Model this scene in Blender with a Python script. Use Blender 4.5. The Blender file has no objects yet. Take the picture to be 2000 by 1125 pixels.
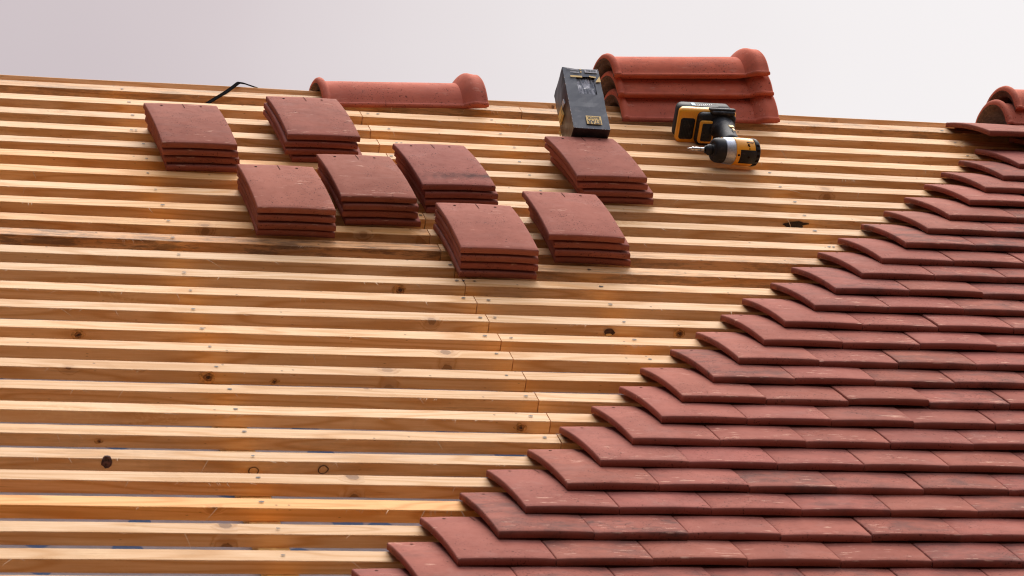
import bpy, bmesh, math, random
from mathutils import Vector, Matrix
import mathutils.noise as mnoise
rnd = random.Random(11)
R = math.radians
scene = bpy.context.scene
COL = scene.collection

# ------------------------------------------------------------------ roof frame
PITCH = R(40); RIDGE_Z = 6.5
CP, SP = math.cos(PITCH), math.sin(PITCH)
SAGK, SAGX = 0.0011893, 0.0
def sag(x): return SAGK * max(-3.2, min(2.0, x)) ** 2
def on_roof(x, u, h):                     # along the ridge, up the slope, off the slope -> world
    h += sag(x)
    return Vector((x, u * CP - h * SP, u * SP + h * CP + RIDGE_Z))
ROT = Matrix.Rotation(PITCH, 4, 'X')
GAUGE_TOPS = [-.0889, -.1764, -.2657, -.3555, -.4423, -.5252, -.6142, -.7040, -.7908, -.8822, -.9639, -1.0522, -1.1401, -1.2286,
              -1.3166, -1.4066, -1.4901, -1.5798, -1.6696, -1.7560, -1.8450, -1.9351, -2.0193, -2.1093, -2.1991, -2.2892, -2.3770,
              -2.4660, -2.5540, -2.6420, -2.7300, -2.8180]
BW, BT = 0.0358, 0.0256                    # batten width and thickness
RAFTERS = [-2.84, -2.26, -1.68, -1.10, -0.81, -0.21, 0.38, 0.97]

# ------------------------------------------------------------------ helpers
def tag(o, label=None, cat=None, group=None, kind=None):
    if label: o['label'] = label
    if cat: o['category'] = cat
    if group: o['group'] = group
    if kind: o['kind'] = kind
    return o

def link(name, bm, mats, parent=None, smooth=False):
    me = bpy.data.meshes.new(name)
    bm.normal_update(); bm.to_mesh(me); bm.free()
    for m in (mats if isinstance(mats, (list, tuple)) else [mats]): me.materials.append(m)
    if smooth:
        me.polygons.foreach_set('use_smooth', [True] * len(me.polygons))
    o = bpy.data.objects.new(name, me); COL.objects.link(o)
    if parent: o.parent = parent
    return o

def empty(name, mat):
    o = bpy.data.objects.new(name, None); o.empty_display_size = .05
    COL.objects.link(o); o.matrix_world = mat
    return o

def box(bm, lo, hi, mi=0, bevel=0.0, seg=2, mat=None):
    r = bmesh.ops.create_cube(bm, size=1.0)
    vs = r['verts']
    c = [(a + b) / 2 for a, b in zip(lo, hi)]; s = [b - a for a, b in zip(lo, hi)]
    for v in vs:
        v.co = Vector((v.co.x * s[0] + c[0], v.co.y * s[1] + c[1], v.co.z * s[2] + c[2]))
    fs = set(f for v in vs for f in v.link_faces)
    for f in fs: f.material_index = mi
    if bevel:
        es = list(set(e for v in vs for e in v.link_edges))
        rr = bmesh.ops.bevel(bm, geom=es, offset=bevel, segments=seg, profile=.5, affect='EDGES', clamp_overlap=True)
        for f in rr['faces']: f.material_index = mi
        vs = list(set([v for v in vs if v.is_valid] + [v for f in rr['faces'] for v in f.verts]))
    if mat:
        for v in vs: v.co = mat @ v.co
    return vs

def lathe(bm, prof, axis_mat, n=28, mi=0, arc=(0, 2 * math.pi), cap=True):
    """prof: list of (x, r) along local X; axis_mat maps local to object space."""
    full = abs(arc[1] - arc[0] - 2 * math.pi) < 1e-6
    cnt = n if full else n + 1
    rings = []
    for x, r in prof:
        ring = []
        for i in range(cnt):
            a = arc[0] + (arc[1] - arc[0]) * i / n
            ring.append(bm.verts.new(axis_mat @ Vector((x, r * math.cos(a), r * math.sin(a)))))
        rings.append(ring)
    for A, B in zip(rings, rings[1:]):
        for i in range(n):
            j = (i + 1) % cnt
            f = bm.faces.new((A[i], A[j], B[j], B[i])); f.material_index = mi
    if cap and full:
        for ring in (rings[0], rings[-1]):
            try:
                f = bm.faces.new(ring); f.material_index = mi
            except ValueError: pass
    return rings

def rounded_slab(bm, x0, x1, y0, y1, z0, z1, rad, mi=0, n=6, edge=.002):
    """rounded rectangle in local x,y with its thickness along z."""
    def outline(inset):
        pts = []
        r = max(rad - inset, .0005)
        for cx, cy, a0 in ((x1 - rad, y1 - rad, 0), (x0 + rad, y1 - rad, 90), (x0 + rad, y0 + rad, 180), (x1 - rad, y0 + rad, 270)):
            for i in range(n + 1):
                a = R(a0 + 90 * i / n); pts.append((cx + r * math.cos(a), cy + r * math.sin(a)))
        return pts
    rows = [(z0, edge), (z0 + edge, 0), (z1 - edge, 0), (z1, edge)]
    rings = [[bm.verts.new((px, py, z)) for px, py in outline(ins)] for z, ins in rows]
    m = len(rings[0])
    for A, B in zip(rings, rings[1:]):
        for i in range(m):
            f = bm.faces.new((A[i], A[(i + 1) % m], B[(i + 1) % m], B[i])); f.material_index = mi
    for ring in (rings[0][::-1], rings[-1]):
        f = bm.faces.new(ring); f.material_index = mi

# ------------------------------------------------------------------ materials
class NT:
    def __init__(s, name):
        s.m = bpy.data.materials.new(name); s.m.use_nodes = True
        s.t = s.m.node_tree; s.t.nodes.clear()
        s.out = s.n('ShaderNodeOutputMaterial'); s.b = s.n('ShaderNodeBsdfPrincipled')
        s.t.links.new(s.b.outputs[0], s.out.inputs['Surface'])
    def n(s, typ, **kw):
        nd = s.t.nodes.new(typ)
        for k, v in kw.items(): setattr(nd, k, v)
        return nd
    def set(s, sock, v):
        if hasattr(v, 'bl_idname') or hasattr(v, 'is_linked') and not isinstance(v, (int, float, tuple, list)): s.t.links.new(v, sock)
        else: sock.default_value = v
    def math(s, op, a, b=0.0, c=0.0, clamp=False):
        nd = s.n('ShaderNodeMath', operation=op, use_clamp=clamp)
        for i, v in enumerate((a, b, c)): s.set(nd.inputs[i], v)
        return nd.outputs[0]
    def vmath(s, op, a, b=(0, 0, 0)):
        nd = s.n('ShaderNodeVectorMath', operation=op)
        s.set(nd.inputs[0], a); s.set(nd.inputs[1], b)
        return nd.outputs[0]
    def mix(s, fac, a, b, blend='MIX'):
        nd = s.n('ShaderNodeMix', data_type='RGBA', blend_type=blend)
        s.set(nd.inputs[0], fac)
        s.set(nd.inputs[6], a if not isinstance(a, tuple) else (*a[:3], 1)); s.set(nd.inputs[7], b if not isinstance(b, tuple) else (*b[:3], 1))
        return nd.outputs[2]
    def noise(s, vec, scale, detail=3, rough=.5, dist=0.0):
        nd = s.n('ShaderNodeTexNoise'); s.set(nd.inputs['Vector'], vec)
        nd.inputs['Scale'].default_value = scale; nd.inputs['Detail'].default_value = detail
        nd.inputs['Roughness'].default_value = rough; nd.inputs['Distortion'].default_value = dist
        return nd.outputs['Fac']
    def ramp(s, fac, lo, hi):              # smooth 0..1 between lo and hi
        nd = s.n('ShaderNodeMapRange', interpolation_type='SMOOTHSTEP')
        s.set(nd.inputs[0], fac); nd.inputs[1].default_value = lo; nd.inputs[2].default_value = hi
        return nd.outputs[0]
    def bump(s, h, strength, dist):
        nd = s.n('ShaderNodeBump'); nd.inputs['Strength'].default_value = strength; nd.inputs['Distance'].default_value = dist
        s.set(nd.inputs['Height'], h); s.t.links.new(nd.outputs[0], s.b.inputs['Normal'])
    def objvec(s, spread=37.0):
        tc = s.n('ShaderNodeTexCoord'); oi = s.n('ShaderNodeObjectInfo')
        k = s.math('MULTIPLY', oi.outputs['Random'], spread)
        cb = s.n('ShaderNodeCombineXYZ')
        for i in range(3): s.t.links.new(k, cb.inputs[i])
        return s.vmath('ADD', tc.outputs['Object'], cb.outputs[0]), oi
    def base(s, col, rough=.6, metal=0.0):
        s.set(s.b.inputs['Base Color'], col if not isinstance(col, tuple) else (*col[:3], 1))
        s.set(s.b.inputs['Roughness'], rough); s.b.inputs['Metallic'].default_value = metal

def plain(name, col, rough=.5, metal=0.0, grain=0.0, scale=300, spec=.5, dust=None):
    t = NT(name); v, oi = t.objvec()
    c = (*col, 1)
    n = t.noise(v, scale, 3, .6)
    out = t.mix(t.ramp(n, .3, .75), tuple(x * (1 - grain) for x in col), tuple(min(1, x * (1 + grain)) for x in col))
    if dust:
        d = t.ramp(t.noise(v, 55, 4, .65), .52, .72)
        out = t.mix(t.math('MULTIPLY', d, dust), out, (.42, .36, .32))
    t.base(out, rough, metal); t.b.inputs['Specular IOR Level'].default_value = spec
    t.bump(n, .12, .0006)
    return t.m

def wood_material():
    t = NT('sawn_softwood'); v, oi = t.objvec(53.0)
    sx = t.n('ShaderNodeSeparateXYZ'); t.t.links.new(v, sx.inputs[0])
    X, Y, Z = sx.outputs
    yz = t.math('SUBTRACT', Y, Z)
    k2 = t.n('ShaderNodeCombineXYZ'); t.set(k2.inputs[0], X); t.set(k2.inputs[1], yz)
    vo = t.n('ShaderNodeTexVoronoi', voronoi_dimensions='2D'); t.set(vo.inputs['Vector'], k2.outputs[0]); vo.inputs['Scale'].default_value = 15
    wob = t.noise(v, 160, 3)
    dist = t.math('ADD', vo.outputs['Distance'], t.math('MULTIPLY_ADD', wob, .10, -.05))
    sc = t.n('ShaderNodeSeparateColor'); t.set(sc.inputs[0], vo.outputs['Color'])
    exist = t.math('GREATER_THAN', sc.outputs[0], .955)
    rad = t.math('MULTIPLY_ADD', sc.outputs[1], .10, .05)
    q = t.math('DIVIDE', dist, rad)
    core = t.math('MULTIPLY', exist, t.math('SUBTRACT', 1.0, t.ramp(q, .55, 1.05)))
    rim = t.math('MULTIPLY', exist, t.math('MULTIPLY', t.ramp(q, .6, .95), t.math('SUBTRACT', 1.0, t.ramp(q, 1.0, 1.25))))
    halo = t.math('MULTIPLY', exist, t.math('SUBTRACT', 1.0, t.ramp(q, .8, 3.6)))
    # grain: long fibres, bent round the knots
    gv = t.n('ShaderNodeCombineXYZ')
    t.set(gv.inputs[0], t.math('MULTIPLY', X, 1.3))
    t.set(gv.inputs[1], t.math('MULTIPLY_ADD', halo, .35, t.math('MULTIPLY', Y, 15)))
    t.set(gv.inputs[2], t.math('MULTIPLY_ADD', halo, .35, t.math('MULTIPLY', Z, 15)))
    big = t.noise(gv.outputs[0], 1.0, 2, .45)
    rings = t.math('MULTIPLY_ADD', t.math('SINE', t.math('MULTIPLY', big, 62)), .5, .5)
    rings = t.math('POWER', rings, 3.0)
    fv = t.n('ShaderNodeCombineXYZ')
    t.set(fv.inputs[0], t.math('MULTIPLY', X, 9)); t.set(fv.inputs[1], t.math('MULTIPLY', Y, 240)); t.set(fv.inputs[2], t.math('MULTIPLY', Z, 240))
    fib = t.noise(fv.outputs[0], 1.0, 4, .65)
    blotch = t.noise(v, 3.2, 4, .6)
    fig = t.ramp(t.noise(v, 11.0, 5, .7, 1.2), .5, .78)
    c = t.mix(t.ramp(fib, .25, .75), WOOD_A, WOOD_B)
    c = t.mix(t.math('MULTIPLY', rings, .70), c, WOOD_C)
    c = t.mix(t.math('MULTIPLY', t.ramp(blotch, .45, .75), .30), c, (.62, .33, .12))
    c = t.mix(t.math('MULTIPLY', fig, .16), c, (.45, .22, .085))
    c = t.mix(t.math('MULTIPLY', halo, .45), c, (.42, .20, .08))
    c = t.mix(t.math('MULTIPLY', core, t.math('MULTIPLY_ADD', sc.outputs[2], .6, .25)), c, (.20, .085, .03))
    c = t.mix(t.math('MULTIPLY', rim, t.math('MULTIPLY_ADD', sc.outputs[2], .55, .15)), c, (.10, .04, .018))
    # torn, rough-sawn patches and thin dark mineral streaks
    tv = t.n('ShaderNodeCombineXYZ'); t.set(tv.inputs[0], t.math('MULTIPLY', X, 110)); t.set(tv.inputs[1], t.math('MULTIPLY', Y, 190)); t.set(tv.inputs[2], t.math('MULTIPLY', Z, 190))
    torn = t.math('MULTIPLY', t.ramp(t.noise(v, 5.5, 3, .6), .58, .70), t.ramp(t.noise(tv.outputs[0], 1.0, 3, .7), .46, .62))
    c = t.mix(t.math('MULTIPLY', torn, .45), c, (.88, .60, .30))
    ms = t.n('ShaderNodeCombineXYZ'); t.set(ms.inputs[0], t.math('MULTIPLY', X, 7)); t.set(ms.inputs[1], t.math('MULTIPLY', Y, 130)); t.set(ms.inputs[2], t.math('MULTIPLY', Z, 130))
    streak = t.ramp(t.noise(ms.outputs[0], 1.0, 3, .6), .66, .74)
    c = t.mix(t.math('MULTIPLY', streak, .40), c, (.36, .17, .06))
    # pin knots and short dark checks
    k3 = t.n('ShaderNodeCombineXYZ'); t.set(k3.inputs[0], X); t.set(k3.inputs[1], t.math('MULTIPLY_ADD', Z, -4.3, Y))
    vp = t.n('ShaderNodeTexVoronoi', voronoi_dimensions='2D'); t.set(vp.inputs['Vector'], k3.outputs[0]); vp.inputs['Scale'].default_value = 46
    sp = t.n('ShaderNodeSeparateColor'); t.set(sp.inputs[0], vp.outputs['Color'])
    pin = t.math('MULTIPLY', t.math('GREATER_THAN', sp.outputs[0], .975), t.math('SUBTRACT', 1.0, t.ramp(vp.outputs['Distance'], .06, .16)))
    c = t.mix(t.math('MULTIPLY', pin, .65), c, (.16, .07, .03))
    # black mould and weather stain, weight in the object colour's alpha
    mv = t.n('ShaderNodeCombineXYZ'); t.set(mv.inputs[0], t.math('MULTIPLY', X, 10)); t.set(mv.inputs[1], t.math('MULTIPLY', Y, 55)); t.set(mv.inputs[2], t.math('MULTIPLY', Z, 55))
    mould = t.ramp(t.noise(mv.outputs[0], 1.0, 5, .75), .44, .62)
    c = t.mix(1.0, c, oi.outputs['Color'], 'MULTIPLY')
    c = t.mix(t.math('MULTIPLY', mould, t.math('SUBTRACT', 1.0, oi.outputs['Alpha'])), c, (.045, .038, .034))
    t.base(c, .64); t.b.inputs['Specular IOR Level'].default_value = .13
    hgt = t.math('ADD', t.math('MULTIPLY', fib, .7), t.math('MULTIPLY', t.noise(v, 420, 2), .5))
    t.bump(hgt, .35, .0012)
    return t.m
WOOD_A = (.78, .445, .205); WOOD_B = (.88, .575, .320); WOOD_C = (.64, .31, .10)

def tile_material(name, ca, cb, rough=.62, scuff=.60):
    t = NT(name); v, oi = t.objvec(61.0)
    tc = t.n('ShaderNodeTexCoord')
    loc = tc.outputs['Object']
    n1 = t.noise(v, 9, 4, .6); n2 = t.noise(v, 60, 4, .7); n3 = t.noise(v, 700, 2, .6)
    c = t.mix(t.ramp(n1, .3, .7), ca, cb)
    c = t.mix(t.math('MULTIPLY', t.ramp(n2, .45, .8), .30), c, tuple(x * .62 for x in ca))
    c = t.mix(1.0, c, oi.outputs['Color'], 'MULTIPLY')
    # sanded grey bloom, stronger on some tiles (object colour's alpha)
    sv = t.vmath('MULTIPLY', v, (14, 30, 30))
    bloom = t.ramp(t.noise(sv, 1.0, 5, .7), .40, .72)
    w = t.math('MULTIPLY', bloom, t.math('SUBTRACT', 1.0, oi.outputs['Alpha']))
    c = t.mix(w, c, (.085, .060, .055))
    # dark pits
    pit = t.math('MULTIPLY', t.ramp(t.noise(v, 250, 2, .5), .60, .69), t.ramp(t.noise(v, 13, 3, .6), .42, .60))
    c = t.mix(t.math('MULTIPLY', pit, .80), c, (.06, .024, .02))
    # pale scuffs: streaks across the tile, clustered near its tail
    kv = t.vmath('MULTIPLY', v, (28, 200, 90))
    sc2 = t.ramp(t.noise(kv, 1.0, 3, .6), .60, .66)
    sy = t.n('ShaderNodeSeparateXYZ'); t.t.links.new(loc, sy.inputs[0])
    tail = t.math('SUBTRACT', 1.0, t.ramp(sy.outputs[1], .012, .050))
    msk = t.ramp(t.math('ADD', t.noise(v, 15, 2, .5), t.math('MULTIPLY', tail, .12)), .55, .66)
    c = t.mix(t.math('MULTIPLY', t.math('MULTIPLY', sc2, t.ramp(sy.outputs[2], .0108, .0122)), t.math('MULTIPLY', msk, scuff)), c, (.74, .44, .32))
    dust = t.ramp(t.noise(t.vmath('MULTIPLY', v, (9, 16, 16)), 1.0, 5, .7, .8), .50, .78)
    c = t.mix(t.math('MULTIPLY', dust, .20), c, (.42, .25, .21))
    t.base(c, t.math('MULTIPLY_ADD', n2, .2, rough + .1)); t.b.inputs['Specular IOR Level'].default_value = .04
    t.bump(t.math('SUBTRACT', t.math('ADD', t.math('MULTIPLY', n3, .5), n2), pit), .30, .0012)
    return t.m

M_WOOD = wood_material()
M_TILE = tile_material('red_concrete_tile', (.315, .103, .074), (.375, .128, .092))
M_RIDGE = tile_material('ridge_terracotta', (.53, .140, .088), (.62, .172, .106), .62, .22)
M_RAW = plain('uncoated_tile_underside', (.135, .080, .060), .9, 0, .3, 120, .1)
M_DARK = plain('dark_recess', (.02, .012, .01), .9, spec=0.0)
M_NAIL = plain('nail_steel', (.06, .05, .045), .6, 0, .3, 300, .2)
M_KNOT = plain('dark_knot', (.075, .033, .018), .8, 0, .6, 260)
M_HALO = plain('knot_halo', (.58, .30, .11), .75, 0, .35, 160, .2)
M_HEART = plain('knot_heart', (.30, .135, .05), .75, 0, .45, 200, .2)
M_BARK = plain('purple_bark', (.10, .045, .04), .85, 0, .7, 220)
M_PITCHY = plain('burnt_knot', (.030, .016, .012), .75, 0, .6, 300)
M_FIBRE = plain('wood_fibre', (.74, .54, .34), .8, 0, .2)
M_COUNTER = plain('counter_batten_wood', (.96, .60, .22), .75, 0, .18, 60)
M_BLACK = plain('black_rubber', (.016, .015, .016), .60, 0, .3, 500, .3, .15)
M_GREYP = plain('dark_grey_plastic', (.030, .029, .030), .62, 0, .25, 500, .25, .12)
M_YELLOW = plain('yellow_plastic', (.96, .40, .02), .42, 0, .06, 300, .5, .05)
M_ALU = plain('cast_aluminium', (.50, .52, .56), .45, .75, .15, 250)
M_STEEL = plain('bright_steel', (.62, .60, .58), .25, 1.0, .1, 200)
M_CARD = plain('black_carton', (.034, .030, .031), .33, 0, .35, 40, .6, .14)
M_CARDD = plain('black_carton_edge', (.012, .011, .012), .5, 0, .3, 60)
M_SCUFF = plain('carton_scuff', (.55, .50, .46), .8)
M_LABEL = plain('yellow_print', (.86, .56, .15), .5, 0, .06, 80)
M_INK = plain('black_ink', (.03, .025, .02), .5)
M_WHITE = plain('white_print', (.62, .60, .60), .5, 0, .1, 80)
M_BLUE = plain('blue_print', (.10, .28, .46), .5)
M_STRAP = plain('black_strap', (.012, .011, .011), .9, 0, .3, 400, .0)

def bag_material():
    t = NT('clear_plastic_bag'); v, oi = t.objvec()
    n = t.noise(t.vmath('MULTIPLY', v, (60, 60, 16)), 1.0, 4, .6, 1.5)
    t.base(t.mix(t.ramp(n, .4, .66), (.05, .047, .052), (.50, .47, .48)), .22)
    t.bump(n, .6, .003)
    return t.m
M_BAG = bag_material()

def underlay_material():
    t = NT('grey_printed_underlay')
    tc = t.n('ShaderNodeTexCoord'); v = tc.outputs['Object']
    wob = t.noise(v, 6, 3)
    g = t.mix(t.ramp(t.noise(v, 30, 3), .3, .7), (.33, .285, .275), (.40, .35, .34))
    mp = t.vmath('MULTIPLY', v, (7.0, 5.2, 1))
    vo = t.n('ShaderNodeTexVoronoi', voronoi_dimensions='2D'); t.set(vo.inputs['Vector'], mp); vo.inputs['Scale'].default_value = 1.6
    sc = t.n('ShaderNodeSeparateColor'); t.set(sc.inputs[0], vo.outputs['Color'])
    mark = t.math('MULTIPLY', t.math('GREATER_THAN', sc.outputs[0], .55), t.math('SUBTRACT', 1.0, t.ramp(vo.outputs['Distance'], .30, .34)))
    t.base(t.mix(mark, g, (.07, .13, .24)), .6)
    t.bump(wob, .3, .02)
    return t.m
M_UNDER = underlay_material()

def ground_material():
    t = NT('bare_earth'); tc = t.n('ShaderNodeTexCoord'); v = tc.outputs['Object']
    n = t.noise(v, .6, 6, .65); n2 = t.noise(v, 9, 4, .7)
    c = t.mix(t.ramp(n, .35, .65), (.045, .024, .010), (.06, .033, .016))
    c = t.mix(t.math('MULTIPLY', t.ramp(n2, .5, .7), .5), c, (.04, .022, .012))
    t.base(c, .95); t.bump(n2, .6, .05)
    return t.m

# ------------------------------------------------------------------ ground
bm = bmesh.new(); bmesh.ops.create_grid(bm, x_segments=20, y_segments=20, size=600)
ground = link('ground', bm, ground_material())
ground.location = (0, 0, 0); tag(ground, 'bare brown earth of the building site below the roof', 'ground', kind='structure')

# ------------------------------------------------------------------ the roof carcass
roof = empty('pitched_roof', Matrix.Translation((0, 0, RIDGE_Z)))
tag(roof, 'unfinished pitched roof of pale sawn battens over grey printed underlay', 'roof', None, 'thing')
X_LO, X_HI = -3.3, 1.35
LOW_U = GAUGE_TOPS[-1] - .12

def into_roof(o):                          # objects built in world matrices, kept under the roof Empty
    mw = o.matrix_world.copy(); o.parent = roof
    o.matrix_parent_inverse = roof.matrix_world.inverted(); o.matrix_world = mw

def face_disc(bm, xc, uc, hc, face, rx, ry, mi, irr=.15, n=14, hole=0.0, lift=.0004):
    """small flat patch on a batten's outer face ('top') or downslope face ('edge')."""
    ph = rnd.random() * 10
    def P(a, k):
        w = 1 + irr * mnoise.noise(Vector((math.cos(a) * 1.5 + ph, math.sin(a) * 1.5, ph)))
        p, q = math.cos(a) * rx * k * w, math.sin(a) * ry * k * w
        return Vector((xc + p, uc + q, hc + lift)) if face == 'top' else Vector((xc + p, uc - lift, hc + q))
    outer = [bm.verts.new(P(2 * math.pi * i / n, 1)) for i in range(n)]
    if hole:
        inner = [bm.verts.new(P(2 * math.pi * i / n, hole)) for i in range(n)]
        for i in range(n):
            f = bm.faces.new((outer[i], outer[(i + 1) % n], inner[(i + 1) % n], inner[i])); f.material_index = mi
    else:
        f = bm.faces.new(outer); f.material_index = mi

def splinter(bm, x, u, h, L, w, d):
    side = Vector((w, 0, w * .3))
    p = Vector((x, u, h)); prev = None; n = 5
    bend = Vector((rnd.uniform(-.6, .6), -rnd.random() * .4, rnd.uniform(-.7, .5)))
    for i in range(n + 1):
        k = i / n; s = side * (1 - .85 * k)
        a, b = bm.verts.new(p - s), bm.verts.new(p + s)
        if prev:
            f = bm.faces.new((prev[0], prev[1], b, a)); f.material_index = 2
        prev = (a, b)
        p = p + (d + bend * k * .6) * (L / n)

def batten(k, x0, x1, color, extra=(), end_nails=None):
    """one sawn batten; local x along it, y up the slope from its upper edge, z off the roof."""
    u = GAUGE_TOPS[k - 1] if k else 0
    xc = (x0 + x1) / 2
    bm = bmesh.new()
    n = max(2, int((x1 - x0) / .022)); ph = rnd.random() * 100
    prof = [(0, -.0012), (-.0010, 0), (-BW + .0010, 0), (-BW, -.0011), (-BW, -BT + .001), (-BW + .001, -BT), (-.001, -BT), (0, -BT + .001)]
    rings = []
    for i in range(n + 1):
        x = x0 + (x1 - x0) * i / n
        wu = .0022 * mnoise.noise(Vector((x * .8, ph, 0))) + .0007 * mnoise.noise(Vector((x * 22, ph, 3)))
        wh = .0012 * mnoise.noise(Vector((x * .9, ph, 7)))
        lo = .0009 * mnoise.noise(Vector((x * 30, ph, 9))) + (.0012 if mnoise.noise(Vector((x * 9, ph, 20))) > .35 else 0)
        ring = []
        for j, (y, z) in enumerate(prof):
            yy, zz = y + wu, z + wh + sag(x) - sag(xc)
            if j in (2, 3): zz -= max(0, lo) * .5; yy += max(0, lo) * .4
            if j == 0: zz += .0006 * mnoise.noise(Vector((x * 35, ph, 14)))
            ring.append(bm.verts.new((x - xc, yy, zz)))
        rings.append(ring)
    m = len(prof)
    for A, B in zip(rings, rings[1:]):
        for j in range(m): bm.faces.new((A[j], B[j], B[(j + 1) % m], A[(j + 1) % m]))
    bm.faces.new(rings[0]); bm.faces.new(rings[-1][::-1])
    dz = lambda x: sag(x) - sag(xc)
    for rx in RAFTERS:
        for off in ((rx,) if abs(rx + 1.10) > .02 else (rx - .014, rx + .016)):
            xx = off + rnd.uniform(-.009, .009) + (0.004 if off > rx else -.004 if off < rx else 0)
            if x0 + .006 < xx < x1 - .006:
                r_ = rnd.uniform(.0026, .0036)
                yy = -BW * rnd.uniform(.35, .62)
                face_disc(bm, xx - xc, yy, dz(xx) + .0012, 'top', r_ * 1.4, r_ * .75, 1, .3, 10, 0, .0004)
                if rnd.random() < .12: face_disc(bm, xx - xc + rnd.uniform(.008, .016), yy, dz(xx) + .0012, 'top', r_, r_ * .8, 1, .3, 8)
    for _ in range(int((x1 - x0) * 5.5)):
        xx = rnd.uniform(x0 + .05, x1 - .05)
        d = Vector((rnd.uniform(-.9, .9), -rnd.uniform(.2, 1), rnd.uniform(-.6, .35))).normalized()
        if rnd.random() < .4:              # a tuft of torn fibres
            for q in range(rnd.randint(3, 7)):
                splinter(bm, xx - xc + rnd.uniform(-.02, .02), -BW, dz(xx) - .0005, rnd.uniform(.004, .012), .0004, d)
        else:
            splinter(bm, xx - xc, -BW, dz(xx) - .0005, rnd.uniform(.006, .020), rnd.uniform(.0004, .0008), d)
    for _ in range(3 if rnd.random() < .5 else 1):   # long pale splinters
        xx = rnd.uniform(x0 + .2, x1 - .2)
        d = Vector((rnd.choice((-1, 1)) * rnd.uniform(.25, .9), -.35, rnd.uniform(-1.0, .25))).normalized()
        splinter(bm, xx - xc, -BW - .0006, dz(xx) - .0004, rnd.uniform(.014, .034), rnd.uniform(.0008, .0014), d)
    for e in extra:
        kind, ex, eh = e[:3]
        if not (x0 < ex < x1): continue
        X = ex - xc
        if kind == 'burnt':
            face_disc(bm, X, -BW - .0022, -.013 + dz(ex), 'edge', .026, .007, 5, .7, 22)
            face_disc(bm, X - .012, -BW - .0024, -.017 + dz(ex), 'edge', .014, .0045, 5, .6, 18)
        elif kind == 'hole':
            face_disc(bm, X, -BW - .0022, -.014 + dz(ex), 'edge', .011, .0085, 3, .5, 16)
            face_disc(bm, X, -BW - .0026, -.0195 + dz(ex), 'edge', .007, .0026, 6, .3, 12)
        elif kind == 'ring':
            face_disc(bm, X, -BW - .0022, eh + dz(ex), 'edge', .0095, .0085, 3, .15, 20, .80)
        elif kind == 'knot':
            face_disc(bm, X, -BW - .0020, eh + dz(ex), 'edge', e[3] * 1.5, min(.0110, e[3] * 1.05), 7, .4, 20)
            face_disc(bm, X + e[3] * .1, -BW - .0023, eh + dz(ex), 'edge', e[3] * .85, min(.0095, e[3] * .72), 8, .35, 18)
            face_disc(bm, X + e[3] * .1, -BW - .0026, eh + dz(ex), 'edge', e[3] * .38, e[3] * .30, 3, .5, 12)
        elif kind == 'bark':
            r = bmesh.ops.create_icosphere(bm, subdivisions=2, radius=1)
            for v in r['verts']:
                w = 1 + .25 * mnoise.noise(v.co * 3)
                v.co = Vector((X + v.co.x * .0095 * w, -BW + v.co.y * .006 * w, -.007 + dz(ex) + v.co.z * .0125 * w))
            for f in set(f for v in r['verts'] for f in v.link_faces): f.material_index = 4
    o = link('batten', bm, [M_WOOD, M_NAIL, M_FIBRE, M_KNOT, M_BARK, M_PITCHY, M_COUNTER, M_HALO, M_HEART])
    o.color = color
    o.matrix_world = Matrix.Translation(on_roof(xc, u, 0)) @ ROT
    into_roof(o)
    return o

SPECIAL = {8: [('burnt', -.2326, 0)], 15: [('hole', -.849, 0), ('knot', -.70, -.012, .010)], 22: [('bark', -1.9277, 0), ('ring', -1.549, -.014), ('ring', -1.672, -.019)],
           16: [('knot', -1.92, -.012, .009)], 18: [('knot', -1.70, -.010, .011), ('knot', -1.575, -.016, .006)], 13: [('knot', -1.243, -.014, .010)],
           20: [('knot', -1.145, -.013, .009)], 21: [('knot', -1.93, -.012, .005)], 13.5: []}
JOINT = {1: -.72, 5: -1.121, 6: -1.119, 7: -1.117, 8: -1.115}
jx = {2: -1.129, 3: -1.127, 4: -1.125, 9: -1.113, 10: -1.123, 11: -1.118, 12: -1.1075, 13: -1.106, 14: -1.1025, 15: -1.099, 16: -1.096, 17: -1.093, 18: -1.090,
      19: -1.088, 20: -1.0876, 21: -1.0906}
JOINT.update(jx)
for k in range(1, len(GAUGE_TOPS) + 1):
    j = JOINT.get(k, -1.088)
    for side, (a, b) in enumerate(((X_LO, j - .0009), (j + .0009, X_HI))):
        v = rnd.uniform(.86, 1.06); w = rnd.uniform(-.05, .07)
        c = [v * (1 + w * .3), v * (1 - w * .2), v * (1 - w), 1.0 - max(0, rnd.uniform(-.25, .16))]
        if side == 0 and k == 10: c = [.95, .84, .66, .82]
        if side == 0 and k == 11: c = [.86, .72, .60, .38]
        if side == 0 and k in (6, 7): c = [1.04, .93, .74, .97]
        if side == 0 and k == 24: c = [1.10, .90, .58, 1.0]
        if side == 0 and k == 9: c = [.99, .92, .80, .95]
        if k == 1: c = [.86, .80, .74, .60]
        if side == 1 and k == 11: c = [.92, .86, .80, .6]
        if side == 1 and k == 12: c = [.95, .88, .80, .62]
        batten(k, a, b, tuple(c), SPECIAL.get(k, ()))

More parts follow.
